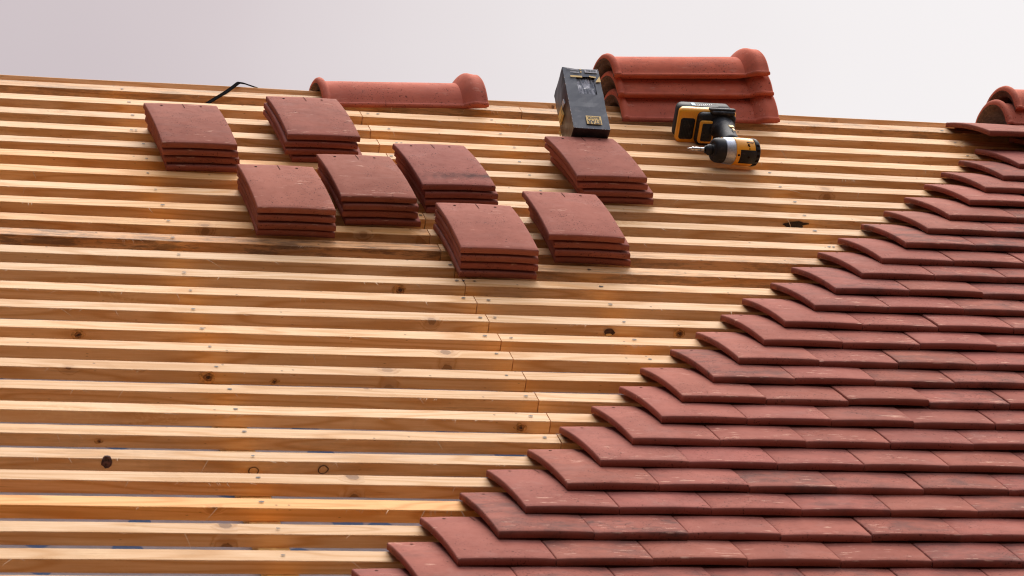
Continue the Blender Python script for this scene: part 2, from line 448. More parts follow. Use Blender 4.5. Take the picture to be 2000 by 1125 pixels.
# ridge board: a plank on edge along the apex
bm = bmesh.new(); n = 60; rings = []
for i in range(n + 1):
    x = X_LO + (X_HI - X_LO) * i / n
    zt = 6.4735 - RIDGE_Z + sag(x) * .9 + .0022 * mnoise.noise(Vector((x * 2.5, 3, 1)))
    yo = .0015 * mnoise.noise(Vector((x * 1.7, 8, 2)))
    rings.append([bm.verts.new((x, yo + y, z)) for y, z in ((-.022, zt - .06), (-.022, zt - .0012), (-.0208, zt), (.0208, zt), (.022, zt - .0012), (.022, zt - .06))])
for A, B in zip(rings, rings[1:]):
    for j in range(6): bm.faces.new((A[j], B[j], B[(j + 1) % 6], A[(j + 1) % 6]))
bm.faces.new(rings[0]); bm.faces.new(rings[-1][::-1])
rb = link('ridge_board', bm, [M_WOOD]); rb.color = (1.06, .98, .88, .95)
rb.location = (0, 0, RIDGE_Z); bpy.context.view_layer.update(); into_roof(rb)

# counter battens over each rafter, both slopes; underlay; back slope battens
def slope_matrix(back):
    return Matrix.Translation((0, 0, RIDGE_Z)) @ (Matrix.Rotation(math.pi, 4, 'Z') @ ROT if back else ROT)
for back in (False, True):
    mw = slope_matrix(back)
    for rx in RAFTERS:
        bm = bmesh.new(); n = 24; x = -rx if back else rx; s = sag(rx)
        box(bm, (x - .0270, LOW_U, -BT - .0255 + s), (x + .0270, -.035, -BT - .0004 + s), 0, .0012, 1)
        o = link('counter_batten', bm, [M_COUNTER]); o.matrix_world = mw; into_roof(o)
    bm = bmesh.new(); nx, ny = 90, 50; grid = []
    for i in range(nx + 1):
        row = []
        x = X_LO + (X_HI - X_LO) * i / nx
        for j in range(ny + 1):
            u = LOW_U + (-.028 - LOW_U) * j / ny
            z = -BT - .0275 + sag(x) + .0018 * mnoise.noise(Vector((x * 4, u * 3, 2)))
            row.append(bm.verts.new((-x if back else x, u, z)))
        grid.append(row)
    for i in range(nx):
        for j in range(ny): bm.faces.new((grid[i][j], grid[i + 1][j], grid[i + 1][j + 1], grid[i][j + 1]))
    o = link('underlay', bm, [M_UNDER], smooth=True); o.matrix_world = mw; into_roof(o)

# ------------------------------------------------------------------ plain tiles
TW, TL, TT = .1646, .2560, .0124
CAMB, CROSS = .0064, .0014
def tile_mesh(seed, nib):
    r = random.Random(seed)
    bm = bmesh.new(); nx, ny = 10, 22
    def zb(x, y):
        return CAMB * (1 - (2 * y / TL - 1) ** 2) + CROSS * (1 - (2 * x / TW - 1) ** 2)
    e = .0022                                # rounded arris on the upper face
    xs = [0, e * .35, e] + [e + (TW - 2 * e) * i / nx for i in range(1, nx)] + [TW - e, TW - e * .35, TW]
    ys = [0, e * .35, e] + [e + (TL - 2 * e) * i / ny for i in range(1, ny)] + [TL - e, TL - e * .35, TL]
    def drop(a, L):
        d = min(a, L - a)
        return 0 if d >= e else (e - math.sqrt(max(0, e * e - (e - d) ** 2)))
    chips = [(r.random() * TW, 0 if r.random() < .8 else TL, r.uniform(.002, .004)) for _ in range(r.choice((0, 0, 1)))]
    top, bot = {}, {}
    for i, x in enumerate(xs):
        for j, y in enumerate(ys):
            z = zb(x, y)
            dz = max(drop(x, TW), drop(y, TL))
            w = .0004 * mnoise.noise(Vector((x * 60 + seed, y * 60, 0)))
            for cx, cy, cr in chips:
                d = math.hypot((x - cx) * .6, y - cy)
                if d < cr: dz += (cr - d) * .6
            top[i, j] = bm.verts.new((x, y, z + TT - dz + w))
            if i in (0, len(xs) - 1) or j in (0, len(ys) - 1) or (i % 3 == 0 and j % 3 == 0) or True:
                rag = 0
                if i in (0, len(xs) - 1): rag = max(0, mnoise.noise(Vector((y * 130 + seed * 3, i, 5)))) * .0045
                bot[i, j] = bm.verts.new((x, y, z + rag))
    I, J = len(xs), len(ys)
    for i in range(I - 1):
        for j in range(J - 1):
            bm.faces.new((top[i, j], top[i + 1, j], top[i + 1, j + 1], top[i, j + 1]))
            bm.faces.new((bot[i, j], bot[i, j + 1], bot[i + 1, j + 1], bot[i + 1, j]))
    for i in range(I - 1):
        bm.faces.new((bot[i, 0], bot[i + 1, 0], top[i + 1, 0], top[i, 0]))
        bm.faces.new((bot[i + 1, J - 1], bot[i, J - 1], top[i, J - 1], top[i + 1, J - 1]))
    for j in range(J - 1):
        bm.faces.new((bot[0, j + 1], bot[0, j], top[0, j], top[0, j + 1]))
        bm.faces.new((bot[I - 1, j], bot[I - 1, j + 1], top[I - 1, j + 1], top[I - 1, j]))
    for f in bm.faces: f.smooth = True
    for x0 in (.022, TW - .022 - .034):      # nibs
        vs = box(bm, (x0, TL - .013, -nib), (x0 + .034, TL - .002, .002), 0, .002, 1)
    def patch(pts):
        f = bm.faces.new([bm.verts.new((x, y, zb(x, y) + TT + .0005)) for x, y in pts]); f.material_index = 1
    for cx in (.036, TW - .040):              # nail holes
        patch([(cx + .0030 * math.cos(2 * math.pi * i / 12), TL - .022 + .0030 * math.sin(2 * math.pi * i / 12)) for i in range(12)])
    gx = TW / 2 + .003                        # centre mark at the head
    ps = [TL - .006 - .034 * i / 4 for i in range(5)]
    patch([(gx - .0007, p) for p in ps] + [(gx + .0007, p) for p in ps[::-1]])
    me = bpy.data.meshes.new('plain_tile'); bm.normal_update(); bm.to_mesh(me); bm.free()
    me.materials.append(M_TILE); me.materials.append(M_DARK)
    return me
LAID = [tile_mesh(s, .010) for s in (1, 2, 3, 4, 5, 6)]
STACKED = [tile_mesh(s, .0028) for s in (7, 8, 9, 10)]

def put_tile(name, me, x, u_head, h_head, h_tail, rz=0.0, roll=0.0):
    o = bpy.data.objects.new(name, me); COL.objects.link(o)
    b = math.asin((h_tail - h_head) / TL)
    u_tail = u_head - TL * math.cos(b)
    piv = Matrix.Translation((TW / 2, TL / 2, 0))
    o.matrix_world = (Matrix.Translation(on_roof(x, u_tail, h_tail)) @ ROT @ Matrix.Rotation(-b, 4, 'X') @ piv @ Matrix.Rotation(rz, 4, 'Z')
                      @ Matrix.Rotation(roll, 4, 'Y') @ piv.inverted())
    return o

ORD = ['', 'first', 'second', 'third', 'fourth', 'fifth', 'sixth', 'seventh', 'eighth', 'ninth', 'tenth', 'eleventh', 'twelfth', 'thirteenth', 'fourteenth', 'fifteenth',
       'sixteenth', 'seventeenth', 'eighteenth', 'nineteenth', 'twentieth', 'twenty-first', 'twenty-second', 'twenty-third', 'twenty-fourth', 'twenty-fifth', 'twenty-sixth',
       'twenty-seventh', 'twenty-eighth', 'twenty-ninth', 'thirtieth']
ROWDX = {3: 0, 4: 3.2, 5: 4.5, 6: 12.4, 7: 8.4, 8: 4.2, 9: -.5, 10: -5.8, 11: -.6, 12: -9.3, 13: -4.5, 14: -15.7, 15: -7.5, 16: -6.6, 17: -3.9, 18: -9.8, 19: 5.8, 20: 8.0,
         21: 5.5, 22: 3.2, 23: -9.9, 24: 3.4, 25: -3.5, 26: 2.8, 27: 8.3, 28: 8.0}
PITCHW = .1656
for k in range(1, 30):
    u = GAUGE_TOPS[k - 1] + .004
    x = .400 - (k - 3) * PITCHW / 2 + ROWDX.get(k, 0) / 1000
    if k == 1: x = .396
    if k == 2: x = .530
    right = .66 - .41 * (-u) + .34
    i = 0
    while x < right:
        i += 1
        grey = rnd.random() < .38
        v = rnd.uniform(.90, 1.05)
        el = .0600 + rnd.uniform(-.0012, .0022)
        if k == 1: el = .072
        o = put_tile('roof_tile', rnd.choice(LAID), x + rnd.uniform(-.0005, .0005), u + rnd.uniform(-.002, .002), rnd.uniform(-.0005, .0006), el,
                     rnd.uniform(-.005, .005), rnd.uniform(-.006, .006))
        o.color = (v, v * rnd.uniform(.97, 1.03), v * rnd.uniform(.97, 1.05), (rnd.uniform(.20, .55) if grey else rnd.uniform(.70, .97)))
        tone = 'greyish red' if grey else 'plain red'
        course = ORD[k] + ' course down from the ridge'
        tag(o, (f'{tone} roof tile at the open stepped edge, {ORD[k]} course below the ridge' if i == 1 else f'{tone} roof tile {ORD[i]} from the stepped edge, {ORD[k]} course below ridge'),
            'roof tile', 'tiles laid on the roof', 'thing')
        x += PITCHW

# stacks of loose tiles, each tile its own thing
STACKS = [
    (-1.660, -.353, .026, (0, .004, .008, .014), 'in the stack just below the black strap'),
    (-1.370, -.267, .020, (0, -.0035, -.002, .014), 'in the stack nearest the lone ridge tile'),
    (-1.507, -.703, .006, (0, .002, .004, .006), 'in the lower stack beneath the strap stack'),
    (-1.318, -.620, .023, (0, .006, .007, .0155), 'in the stack touching the sooty-topped one'),
    (-1.126, -.531, .045, (0, .0065, .010, .014), 'in the stack with a sooty smudge on top'),
    (-.752, -.439, .028, (0, .004, .018, .022), 'in the stack right under the black box'),
    (-.900, -.790, -.028, (0, .0125, .018, .023), 'in the stack next above the lowest stack'),
    (-1.112, -.877, -.016, (0, .0015, .004, .002), 'in the lowest stack on the battens'),
]
POS = ['topmost loose red tile', 'second red tile from the top', 'third red tile from the top', 'bottom red tile']
for si, (x, u, rz, dxs, where) in enumerate(STACKS):
    for q in range(4):
        lev = 3 - q
        step = .0155
        o = put_tile('roof_tile', STACKED[(si + q * 3) % 4], x + dxs[q], u + (rnd.uniform(-.003, .003) if q else 0), lev * step, lev * (step + .0018) + .0006, rz + (rnd.uniform(-.012, .012) if q else 0))
        v = rnd.uniform(.90, 1.06)
        o.color = (v, v * rnd.uniform(.97, 1.05), v * rnd.uniform(.98, 1.08), rnd.uniform(.80, .98))
        tag(o, f'{POS[q]} {where}', 'roof tile', 'loose tiles stacked on the battens', 'thing')
        if si == 4 and q == 0: smudge_tile = o

# the sooty smudge on one tile: its own material with a dark streak at a fixed place on that tile
def smudge_material():
    m = M_TILE.copy(); m.name = 'red_concrete_tile_sooty'; t = m.node_tree
    b = next(n for n in t.nodes if n.type == 'BSDF_PRINCIPLED')
    src = b.inputs['Base Color'].links[0].from_socket
    tc = t.nodes.new('ShaderNodeTexCoord'); sx = t.nodes.new('ShaderNodeSeparateXYZ'); t.links.new(tc.outputs['Object'], sx.inputs[0])
    def mth(op, a, b_=0.0, c=0.0):
        n = t.nodes.new('ShaderNodeMath'); n.operation = op
        for i, v in enumerate((a, b_, c)):
            if isinstance(v, (int, float)): n.inputs[i].default_value = v
            else: t.links.new(v, n.inputs[i])
        return n.outputs[0]
    nz = t.nodes.new('ShaderNodeTexNoise'); nz.inputs['Scale'].default_value = 60; nz.inputs['Detail'].default_value = 5; t.links.new(tc.outputs['Object'], nz.inputs['Vector'])
    yc = mth('MULTIPLY_ADD', sx.outputs[0], .06, .040)
    d = mth('DIVIDE', mth('ABSOLUTE', mth('SUBTRACT', sx.outputs[1], yc)), mth('MULTIPLY_ADD', sx.outputs[0], -.10, .034))
    band = mth('MULTIPLY', mth('SUBTRACT', 1.0, d), mth('MULTIPLY_ADD', sx.outputs[0], 5.0, .35))
    mr = t.nodes.new('ShaderNodeMapRange'); t.links.new(mth('ADD', band, mth('MULTIPLY_ADD', nz.outputs['Fac'], 1.6, -.9)), mr.inputs[0]); mr.inputs[1].default_value = .05; mr.inputs[2].default_value = 1.1
    mr.inputs[4].default_value = .85
    mx = t.nodes.new('ShaderNodeMix'); mx.data_type = 'RGBA'; t.links.new(mr.outputs[0], mx.inputs[0]); t.links.new(src, mx.inputs[6]); mx.inputs[7].default_value = (.035, .028, .028, 1)
    t.links.new(mx.outputs[2], b.inputs['Base Color'])
    return m
me = smudge_tile.data.copy(); me.materials[0] = smudge_material(); smudge_tile.data = me

# ------------------------------------------------------------------ ridge tiles
RL = .400
def ridge_mesh(seed, clip=False, zs=1.0):
    """half round ridge tile: beaded rim at x=0, flared collar at x=RL; arch over local x, foot at z=0."""
    bm = bmesh.new(); n = 38
    A0, B0, AC, BC = .100, .079, .124, .101
    def sm(k): k = max(0, min(1, k)); return k * k * (3 - 2 * k)
    st = [(0, -.004), (.001, .003), (.004, .0065), (.009, .008), (.014, .0065), (.018, .002), (.022, 0)]
    outer = [(x, A0 + d, B0 + d) for x, d in st]
    outer += [(x, A0, B0) for x in (.06, .12, .18, .24, .29, .320, .335)]
    for k in (.0, .1, .2, .3, .4, .5, .6, .7, .8, .9, 1.0):
        x = .341 + k * .050; w = math.sin(min(1.0, k * 1.75) * math.pi / 2) - .14 * sm((k - .5) * 2)
        outer.append((x, A0 + (AC - A0) * w, B0 + (BC - B0) * w))
    outer += [(.394, AC - .0035, BC - .003), (.398, AC - .007, BC - .006), (RL, AC - .012, BC - .011)]
    inner = [(RL - .004, AC - .019, BC - .019), (.350, A0 - .008, B0 - .008), (.320, A0 - .020, B0 - .019), (.2, A0 - .020, B0 - .019), (.06, A0 - .020, B0 - .019),
             (.0075, A0 - .020, B0 - .019), (.006, A0 - .0185, B0 - .0175), (.0055, A0 - .010, B0 - .009), (.001, A0 - .0085, B0 - .0075)]
    rows = []
    r = random.Random(seed)
    for si, (x, a, b) in enumerate(outer + inner):
        row = []
        isout = si < len(outer)
        coll = sm((x - .341) / .030)
        t0 = math.asin(.0085 / b)
        half = [(-a - .0030, 0.0), (-a - .0046, .0022), (-a - .0042, .0052), (-a - .0006, .0074)] if isout else [(-a, 0.0), (-a, .002), (-a, .004), (-a, .006)]
        arc = []
        for i in range(n - 7):
            th = t0 + (math.pi - 2 * t0) * i / (n - 8)
            arc.append((-a * math.cos(th), b * math.sin(th) ** .94))
        for y, z in half + arc + [(-y, z) for y, z in half[::-1]]:
            z -= coll * .0015 * max(0, 1 - z / b)
            j = .0006 * mnoise.noise(Vector((x * 40 + seed, y * 40, z * 40)))
            row.append(bm.verts.new((x, y + j, z * zs + j)))
        rows.append(row)
    rows.append(rows[0])
    for si, (P, Q) in enumerate(zip(rows, rows[1:])):
        for i in range(n):
            f = bm.faces.new((P[i], P[i + 1], Q[i + 1], Q[i]))
            if si >= len(outer) - 1: f.material_index = 1     # uncoated underside and end faces, coloured dark to deepen the shade inside
    # feet undersides
    no, ni = len(outer), len(inner)
    for i in (0, n):
        loop = [rows[s][i] for s in range(no)] + [rows[no + s][i] for s in range(ni)]
        try: bm.faces.new(loop if i == 0 else loop[::-1])
        except ValueError: pass
    if clip:
        for cx in (.228, .246):
            r_ = bmesh.ops.create_icosphere(bm, subdivisions=2, radius=1)
            for v in r_['verts']: v.co = Vector((cx + v.co.x * .008, .012 + v.co.y * .012, .080 * zs + v.co.z * .0055))
    bmesh.ops.recalc_face_normals(bm, faces=bm.faces)
    me = bpy.data.meshes.new('ridge_tile'); bm.to_mesh(me); bm.free()
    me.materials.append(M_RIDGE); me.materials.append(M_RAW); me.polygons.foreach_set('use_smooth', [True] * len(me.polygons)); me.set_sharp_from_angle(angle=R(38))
    return me
RIDGES = [
    (-1.2075, 0, 6.411, 2.0, 0.0, True, 'single red half-round ridge tile lying alone over the ridge board', None, (.95, 1.0, 1.05, .93)),
    (-.4850, 0, 6.5225, 3.0, 0.0, False, 'topmost ridge tile of the three stacked beside the black box', 'ridge tiles stacked on the ridge', (1.08, 1.0, .95, .78)),
    (-.4775, .004, 6.4745, 2.6, 0.3, False, 'middle ridge tile of the three stacked beside the black box', 'ridge tiles stacked on the ridge', (1.08, .98, .92, .80)),
    (-.4690, .002, 6.4110, 1.6, -.3, False, 'lowest ridge tile of the three, touching the battens behind the drill', 'ridge tiles stacked on the ridge', (1.0, .95, .95, .93)),
    (.5810, .010, 6.4942, 1.0, 0.0, False, 'upper of two ridge tiles stacked above the laid tiles', 'ridge tiles stacked on the ridge', (.98, 1.0, 1.0, .9)),
    (.5500, .006, 6.4500, 1.0, .5, False, 'lower of two ridge tiles stacked above the laid tiles', 'ridge tiles stacked on the ridge', (.95, 1.0, 1.0, .85)),
]
for i, (x, y, z, tilt, yaw, clip, lab, grp, col) in enumerate(RIDGES):
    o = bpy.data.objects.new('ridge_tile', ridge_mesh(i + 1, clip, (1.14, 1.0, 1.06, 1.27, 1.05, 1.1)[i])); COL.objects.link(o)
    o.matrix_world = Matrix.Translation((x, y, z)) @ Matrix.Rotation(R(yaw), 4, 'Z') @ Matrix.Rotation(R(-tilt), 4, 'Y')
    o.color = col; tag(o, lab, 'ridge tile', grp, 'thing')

# ------------------------------------------------------------------ black strap over the ridge
pts = [Vector(p) for p in ((-1.520, -.150, 6.372), (-1.4884, -.136, 6.3885), (-1.462, -.108, 6.4135), (-1.4349, -.080, 6.4385), (-1.412, -.052, 6.4625), (-1.395, -.030, 6.4815),
                           (-1.390, -.022, 6.4862), (-1.375, -.008, 6.4900), (-1.3334, .030, 6.4935), (-1.310, .055, 6.480), (-1.295, .085, 6.440))]
bm = bmesh.new(); prev = None
for i, p in enumerate(pts):
    a = pts[max(0, i - 1)]; b = pts[min(len(pts) - 1, i + 1)]; d = (b - a).normalized()
    side = d.cross(Vector((.25, -.55, .8))).normalized() * .0042
    nrm = side.cross(d).normalized() * .0011
    q = [bm.verts.new(p + s * side + t * nrm) for s, t in ((-1, -1), (1, -1), (1, 1), (-1, 1))]
    if prev:
        for j in range(4): bm.faces.new((prev[j], prev[(j + 1) % 4], q[(j + 1) % 4], q[j]))
    else: bm.faces.new(q)
    prev = q
bm.faces.new(prev[::-1])
tag(link('strap', bm, [M_STRAP]), 'thin black plastic strap kinked over the ridge board', 'strap')

# ------------------------------------------------------------------ the screw box
def text_mesh(body, size, extr=.0003):
    cu = bpy.data.curves.new('lettering', 'FONT'); cu.body = body; cu.size = size; cu.extrude = extr; cu.align_x = 'CENTER'; cu.align_y = 'CENTER'
    cu.offset = size * .018
    o = bpy.data.objects.new('lettering', cu); COL.objects.link(o)
    dg = bpy.context.evaluated_depsgraph_get(); dg.update()
    me = bpy.data.meshes.new_from_object(o.evaluated_get(dg))
    bpy.data.objects.remove(o); bpy.data.curves.remove(cu)
    return me
def add_text(name, body, w, h, parent, mat, M):
    me = text_mesh(body, .02)
    xs = [v.co.x for v in me.vertices]; ys = [v.co.y for v in me.vertices]
    sx, sy = w / (max(xs) - min(xs)), h / (max(ys) - min(ys)); cx, cy = (max(xs) + min(xs)) / 2, (max(ys) + min(ys)) / 2
    for v in me.vertices: v.co = M @ Vector(((v.co.x - cx) * sx, (v.co.y - cy) * sy, v.co.z))
    me.materials.clear(); me.materials.append(mat); me.name = name
    o = bpy.data.objects.new(name, me); COL.objects.link(o); o.parent = parent
    return o

BXW, BXL, BXD = .0868, .2050, .0900
bmat = Matrix.Translation((-.6905, -.3930, 6.2800)) @ Matrix.Rotation(R(-2.4), 4, 'Z') @ Matrix.Rotation(R(2.1), 4, 'Y') @ Matrix.Rotation(R(-27.3), 4, 'X')
carton = empty('screw_box', bmat)
tag(carton, 'black cardboard screw box with yellow labels, upside down against the top stack', 'box')
bm = bmesh.new()
# dented carton wall: grid faces pushed a little
g = {}
nx, ny, nz = 6, 6, 14
def cart(i, j, k):
    if (i, j, k) in g: return g[i, j, k]
    x, y, z = i / nx * BXW, j / ny * BXD, k / nz * BXL
    p = Vector((x, y, z)); c = Vector((BXW / 2, BXD / 2, BXL / 2))
    nn = .0016 * mnoise.noise(p * 22) + .0008 * mnoise.noise(p * 60)
    q = p + (p - c).normalized() * nn
    if i == 0: q.x += -.004 * math.sin(k / nz * math.pi) * math.sin(j / ny * math.pi) * (1 if k > 6 else .4)
    if k == nz: q.z += -.003 * math.sin(i / nx * math.pi) - (.003 if j == ny else 0)
    g[i, j, k] = bm.verts.new(q); return g[i, j, k]
for i in range(nx):
    for k in range(nz):
        hole = 2 <= i <= 4 and 8 <= k <= 11
        if not hole: bm.faces.new((cart(i, 0, k), cart(i + 1, 0, k), cart(i + 1, 0, k + 1), cart(i, 0, k + 1)))
        bm.faces.new((cart(i + 1, ny, k), cart(i, ny, k), cart(i, ny, k + 1), cart(i + 1, ny, k + 1)))
for j in range(ny):
    for k in range(nz):
        bm.faces.new((cart(0, j + 1, k), cart(0, j, k), cart(0, j, k + 1), cart(0, j + 1, k + 1)))
        bm.faces.new((cart(nx, j, k), cart(nx, j + 1, k), cart(nx, j + 1, k + 1), cart(nx, j, k + 1)))
for i in range(nx):
    for j in range(ny):
        bm.faces.new((cart(i, j + 1, 0), cart(i + 1, j + 1, 0), cart(i + 1, j, 0), cart(i, j, 0)))
        bm.faces.new((cart(i, j, nz), cart(i + 1, j, nz), cart(i + 1, j + 1, nz), cart(i, j + 1, nz)))
# worn white arrises
for k in range(26):
    z = rnd.choice((rnd.uniform(0, .06), rnd.uniform(0, BXL))); w = rnd.uniform(.0006, .0014)
    box(bm, (-.0006, -.0012, z), (-.0006 + w, -.0012 + w, z + rnd.uniform(.001, .004)), 1)
for k in range(10):
    x = rnd.uniform(0, BXW); box(bm, (x, -.0012, -.0004), (x + rnd.uniform(.001, .003), 0, .0007), 1)
body = link('carton', bm, [M_CARD, M_SCUFF], carton)
mod = body.modifiers.new('arris', 'BEVEL'); mod.width = .0012; mod.segments = 2; mod.limit_method = 'ANGLE'; mod.angle_limit = R(40)
# bag of screws behind the window
bm = bmesh.new(); n = 14; vv = {}
for i in range(n + 1):
    for k in range(n + 1):
        x = BXW * (.30 + .56 * i / n); z = BXL * (.555 + .32 * k / n)
        y = .0055 - .004 * abs(mnoise.noise(Vector((x * 110, z * 26, 4)))) - .002 * mnoise.noise(Vector((x * 200, z * 120, 1)))
        vv[i, k] = bm.verts.new((x, y, z))
for i in range(n):
    for k in range(n): bm.faces.new((vv[i, k], vv[i + 1, k], vv[i + 1, k + 1], vv[i, k + 1]))
link('plastic_window', bm, [M_BAG], carton, True)
def panel(name, x0, x1, z0, z1, m, parent, y=-.0022, t=.0005):
    bm = bmesh.new(); box(bm, (x0, y - t, z0), (x1, y, z1)); return link(name, bm, [m], parent)
FRONT = lambda x, z, y=-.0034: Matrix.Translation((x, y, z)) @ Matrix.Rotation(R(90), 4, 'X') @ Matrix.Rotation(R(180), 4, 'Z')
lab = panel('brand_label', .0330, .0690, .0135, .0405, M_LABEL, carton)
add_text('lettering', 'STAR', .0320, .0125, lab, M_INK, FRONT(.0510, .0205, -.0028))
add_text('lettering', 'BLOCK', .0280, .0080, lab, M_INK, FRONT(.0505, .0338, -.0028))
st = panel('barcode_sticker', .0520, .0820, .1890, .2010, M_WHITE, carton)
bm = bmesh.new(); x = .0550
while x < .0790:
    w = rnd.choice((.0006, .0010, .0016)); box(bm, (x, -.0031, .1915), (x + w, -.0027, .1985)); x += w + rnd.choice((.0006, .0011))
link('barcode', bm, [M_INK], st)
panel('yellow_strip', .0150, .0430, .1705, .1760, M_LABEL, carton)
bm = bmesh.new()
for z, a, b in ((.1975, .0095, .0380), (.1950, .0180, .0370), (.1880, .0170, .0385), (.1862, .0230, .0380)):
    box(bm, (a, -.0027, z), (b, -.0022, z + .0011))
link('small_print', bm, [M_WHITE], carton)
bm = bmesh.new()
for z in (.1965, .1880): box(bm, (.0405, -.0027, z), (.0440, -.0022, z + .0034))
for a, b, z in ((.0600, .0640, .1740), (.0640, .0700, .1728), (.0700, .0760, .1722)): box(bm, (a, -.0027, z), (b, -.0022, z + .0042))
link('yellow_icons', bm, [M_LABEL], carton)
bm = bmesh.new()
vs = [bm.verts.new((x, -.0024, z)) for x, z in ((.0730, .1575), (.0862, .1590), (.0855, .1790))]
f = bm.faces.new(vs); r = bmesh.ops.extrude_face_region(bm, geom=[f])
for v in [e for e in r['geom'] if isinstance(e, bmesh.types.BMVert)]: v.co.y -= .0004
link('warning_triangle', bm, [M_LABEL], carton)
def side_label(name, y0, y1, z0, z1, m, par, xo=-.0048, t=.003):
    bm = bmesh.new(); box(bm, (xo, y0, z0), (xo + t, y1, z1)); return link(name, bm, [m], par)
dl = side_label('yellow_label', .041, .075, .086, .117, M_LABEL, carton)
side_label('label_print', .0455, .0705, .0905, .1125, M_INK, dl, -.0051, .0004)
side_label('label_field', .0470, .0690, .0920, .1110, M_LABEL, dl, -.0054, .0004)
side_label('white_label', .0210, .0355, .1030, .1180, M_WHITE, carton)
bm = bmesh.new()
for k in range(9): box(bm, (-.0050, BXD - .0035, .004 + k * .0088), (-.0012, BXD - .0005, .0078 + k * .0088))
link('yellow_edge_marks', bm, [M_LABEL], carton)
bm = bmesh.new(); lathe(bm, [(0, .0006), (.012, .0006), (.012, .0016), (.013, .0016)], Matrix.Translation((.020, .030, BXL - .002)) @ Matrix.Rotation(R(-90), 4, 'Y'), 8)
scr = link('loose_screw', bm, [M_NAIL]); scr.matrix_world = bmat
tag(scr, 'tiny screw sticking up from the top of the black box', 'screw')

# ------------------------------------------------------------------ cordless impact driver; local x along the head (bit at -x), y off the roof, z down the slope
dm = Matrix.Translation(on_roof(-.287, -.4245, .0372)) @ ROT @ Matrix(((1, 0, 0, 0), (0, 0, -1, 0), (0, 1, 0, 0), (0, 0, 0, 1)))
driver = empty('impact_driver', dm)
tag(driver, 'yellow and black cordless impact driver lying on its side on the battens', 'power tool')
HX = Matrix.Translation((.003, 0, 0)) @ Matrix.Rotation(R(-3), 4, 'Z') @ Matrix.Rotation(R(5), 4, 'Y')
bm = bmesh.new(); lathe(bm, [(-.1235, .0004), (-.1165, .0022), (-.1120, .0024), (-.1115, .0044), (-.1060, .0046), (-.1055, .0040), (-.1035, .0040), (-.1030, .0046), (-.0900, .0046), (-.0895, .0040), (-.0870, .0046), (-.0780, .0046), (-.0770, .0034), (-.060, .0034)], HX, 16)
link('driver_bit', bm, [M_STEEL], driver, True)
bm = bmesh.new(); lathe(bm, [(-.0780, .006), (-.0775, .0095), (-.0720, .0105), (-.0700, .0130), (-.0640, .0135), (-.0630, .0115), (-.0585, .0115), (-.0580, .016), (-.0560, .017), (-.050, .017)], HX, 24)
link('chuck', bm, [M_BLACK], driver, True)
bm = bmesh.new(); lathe(bm, [(-.0560, 0.0153), (-.0585, 0.0172), (-.0590, 0.0209), (-.0570, 0.0256), (-.0520, 0.0284), (-.0440, 0.0296), (-.0360, 0.0296), (-.0335, 0.0288), (-.0330, 0.0242)], HX, 32)
bumper = link('nose_bumper', bm, [M_BLACK], driver, True)
bm = bmesh.new(); lathe(bm, [(-.0345, 0.0279), (-.0340, 0.0299), (-.0320, 0.0305), (-.0220, 0.0314), (-.0110, 0.0316), (-.0100, 0.0302)], HX, 32)
link('gear_case', bm, [M_ALU], driver, True)
bm = bmesh.new(); lathe(bm, [(-.0112, 0.0298), (-.0108, 0.0318), (-.0080, 0.0326), (.0150, 0.0327), (.0360, 0.0324), (.0400, 0.0316), (.0402, 0.0279)], HX, 36)
shell = link('motor_housing', bm, [M_YELLOW], driver, True)
# black side panel wrapped on the housing, camera-side lower half, with a screw boss
bm = bmesh.new()
lathe(bm, [(-.0010, .0320), (-.0006, .0340), (.0400, .0338), (.0410, .0320)], HX, 14, 0, (R(62), R(122)), False)
link('grip_panel', bm, [M_BLACK], driver, True)
bm = bmesh.new()
lathe(bm, [(.0375, .0305), (.0380, .0328), (.0410, .0332), (.0480, .0322), (.0515, .0295), (.0530, .024), (.0532, .0004)], HX, 32)
cap = link('rear_cap', bm, [M_BLACK], driver, True)
bm = bmesh.new()
for a in range(40, 150, 22): box(bm, (.0400, -.003, .0318), (.0480, .003, .0334), 0, .0005, 1, HX @ Matrix.Rotation(R(a - 90), 4, 'X') )
link('vent_slots', bm, [M_DARK], cap)
for x, a, rr in ((-.0055, 84, .0328), (.020, 90, .0338), (.020, 40, .0328)):
    bm = bmesh.new()
    lathe(bm, [(0, .0026), (.0012, .0026)], HX @ Matrix.Translation((x, 0, 0)) @ Matrix.Rotation(R(a - 90), 4, 'X') @ Matrix.Translation((0, 0, rr)) @ Matrix.Rotation(R(-90), 4, 'Y'), 10)
    link('case_screw', bm, [M_DARK], driver)
bm = bmesh.new()
for x in (.0200, ): 
    for a in (46, 56): box(bm, (x, -.0011, .0322), (x + .0036, .0011, .0330), 0, 0, 1, HX @ Matrix.Rotation(R(a - 90), 4, 'X'))
link('vent_holes', bm, [M_DARK], driver)
def wrap_text(body, w, h, x, a, r_, mat, parent):
    me = text_mesh(body, .02)
    xs = [v.co.x for v in me.vertices]; ys = [v.co.y for v in me.vertices]
    cx, cy = (max(xs) + min(xs)) / 2, (max(ys) + min(ys)) / 2
    sx, sy = w / (max(xs) - min(xs)), h / (max(ys) - min(ys))
    for v in me.vertices:
        aa = R(a) - (v.co.y - cy) * sy / r_
        v.co = HX @ Vector((x + (v.co.x - cx) * sx, (r_ + v.co.z) * math.cos(aa), (r_ + v.co.z) * math.sin(aa)))
    me.materials.clear(); me.materials.append(mat)
    o = bpy.data.objects.new('lettering', me); COL.objects.link(o); o.parent = parent
wrap_text('DEWALT', .018, .0038, .0260, 26, .0330, M_INK, shell)
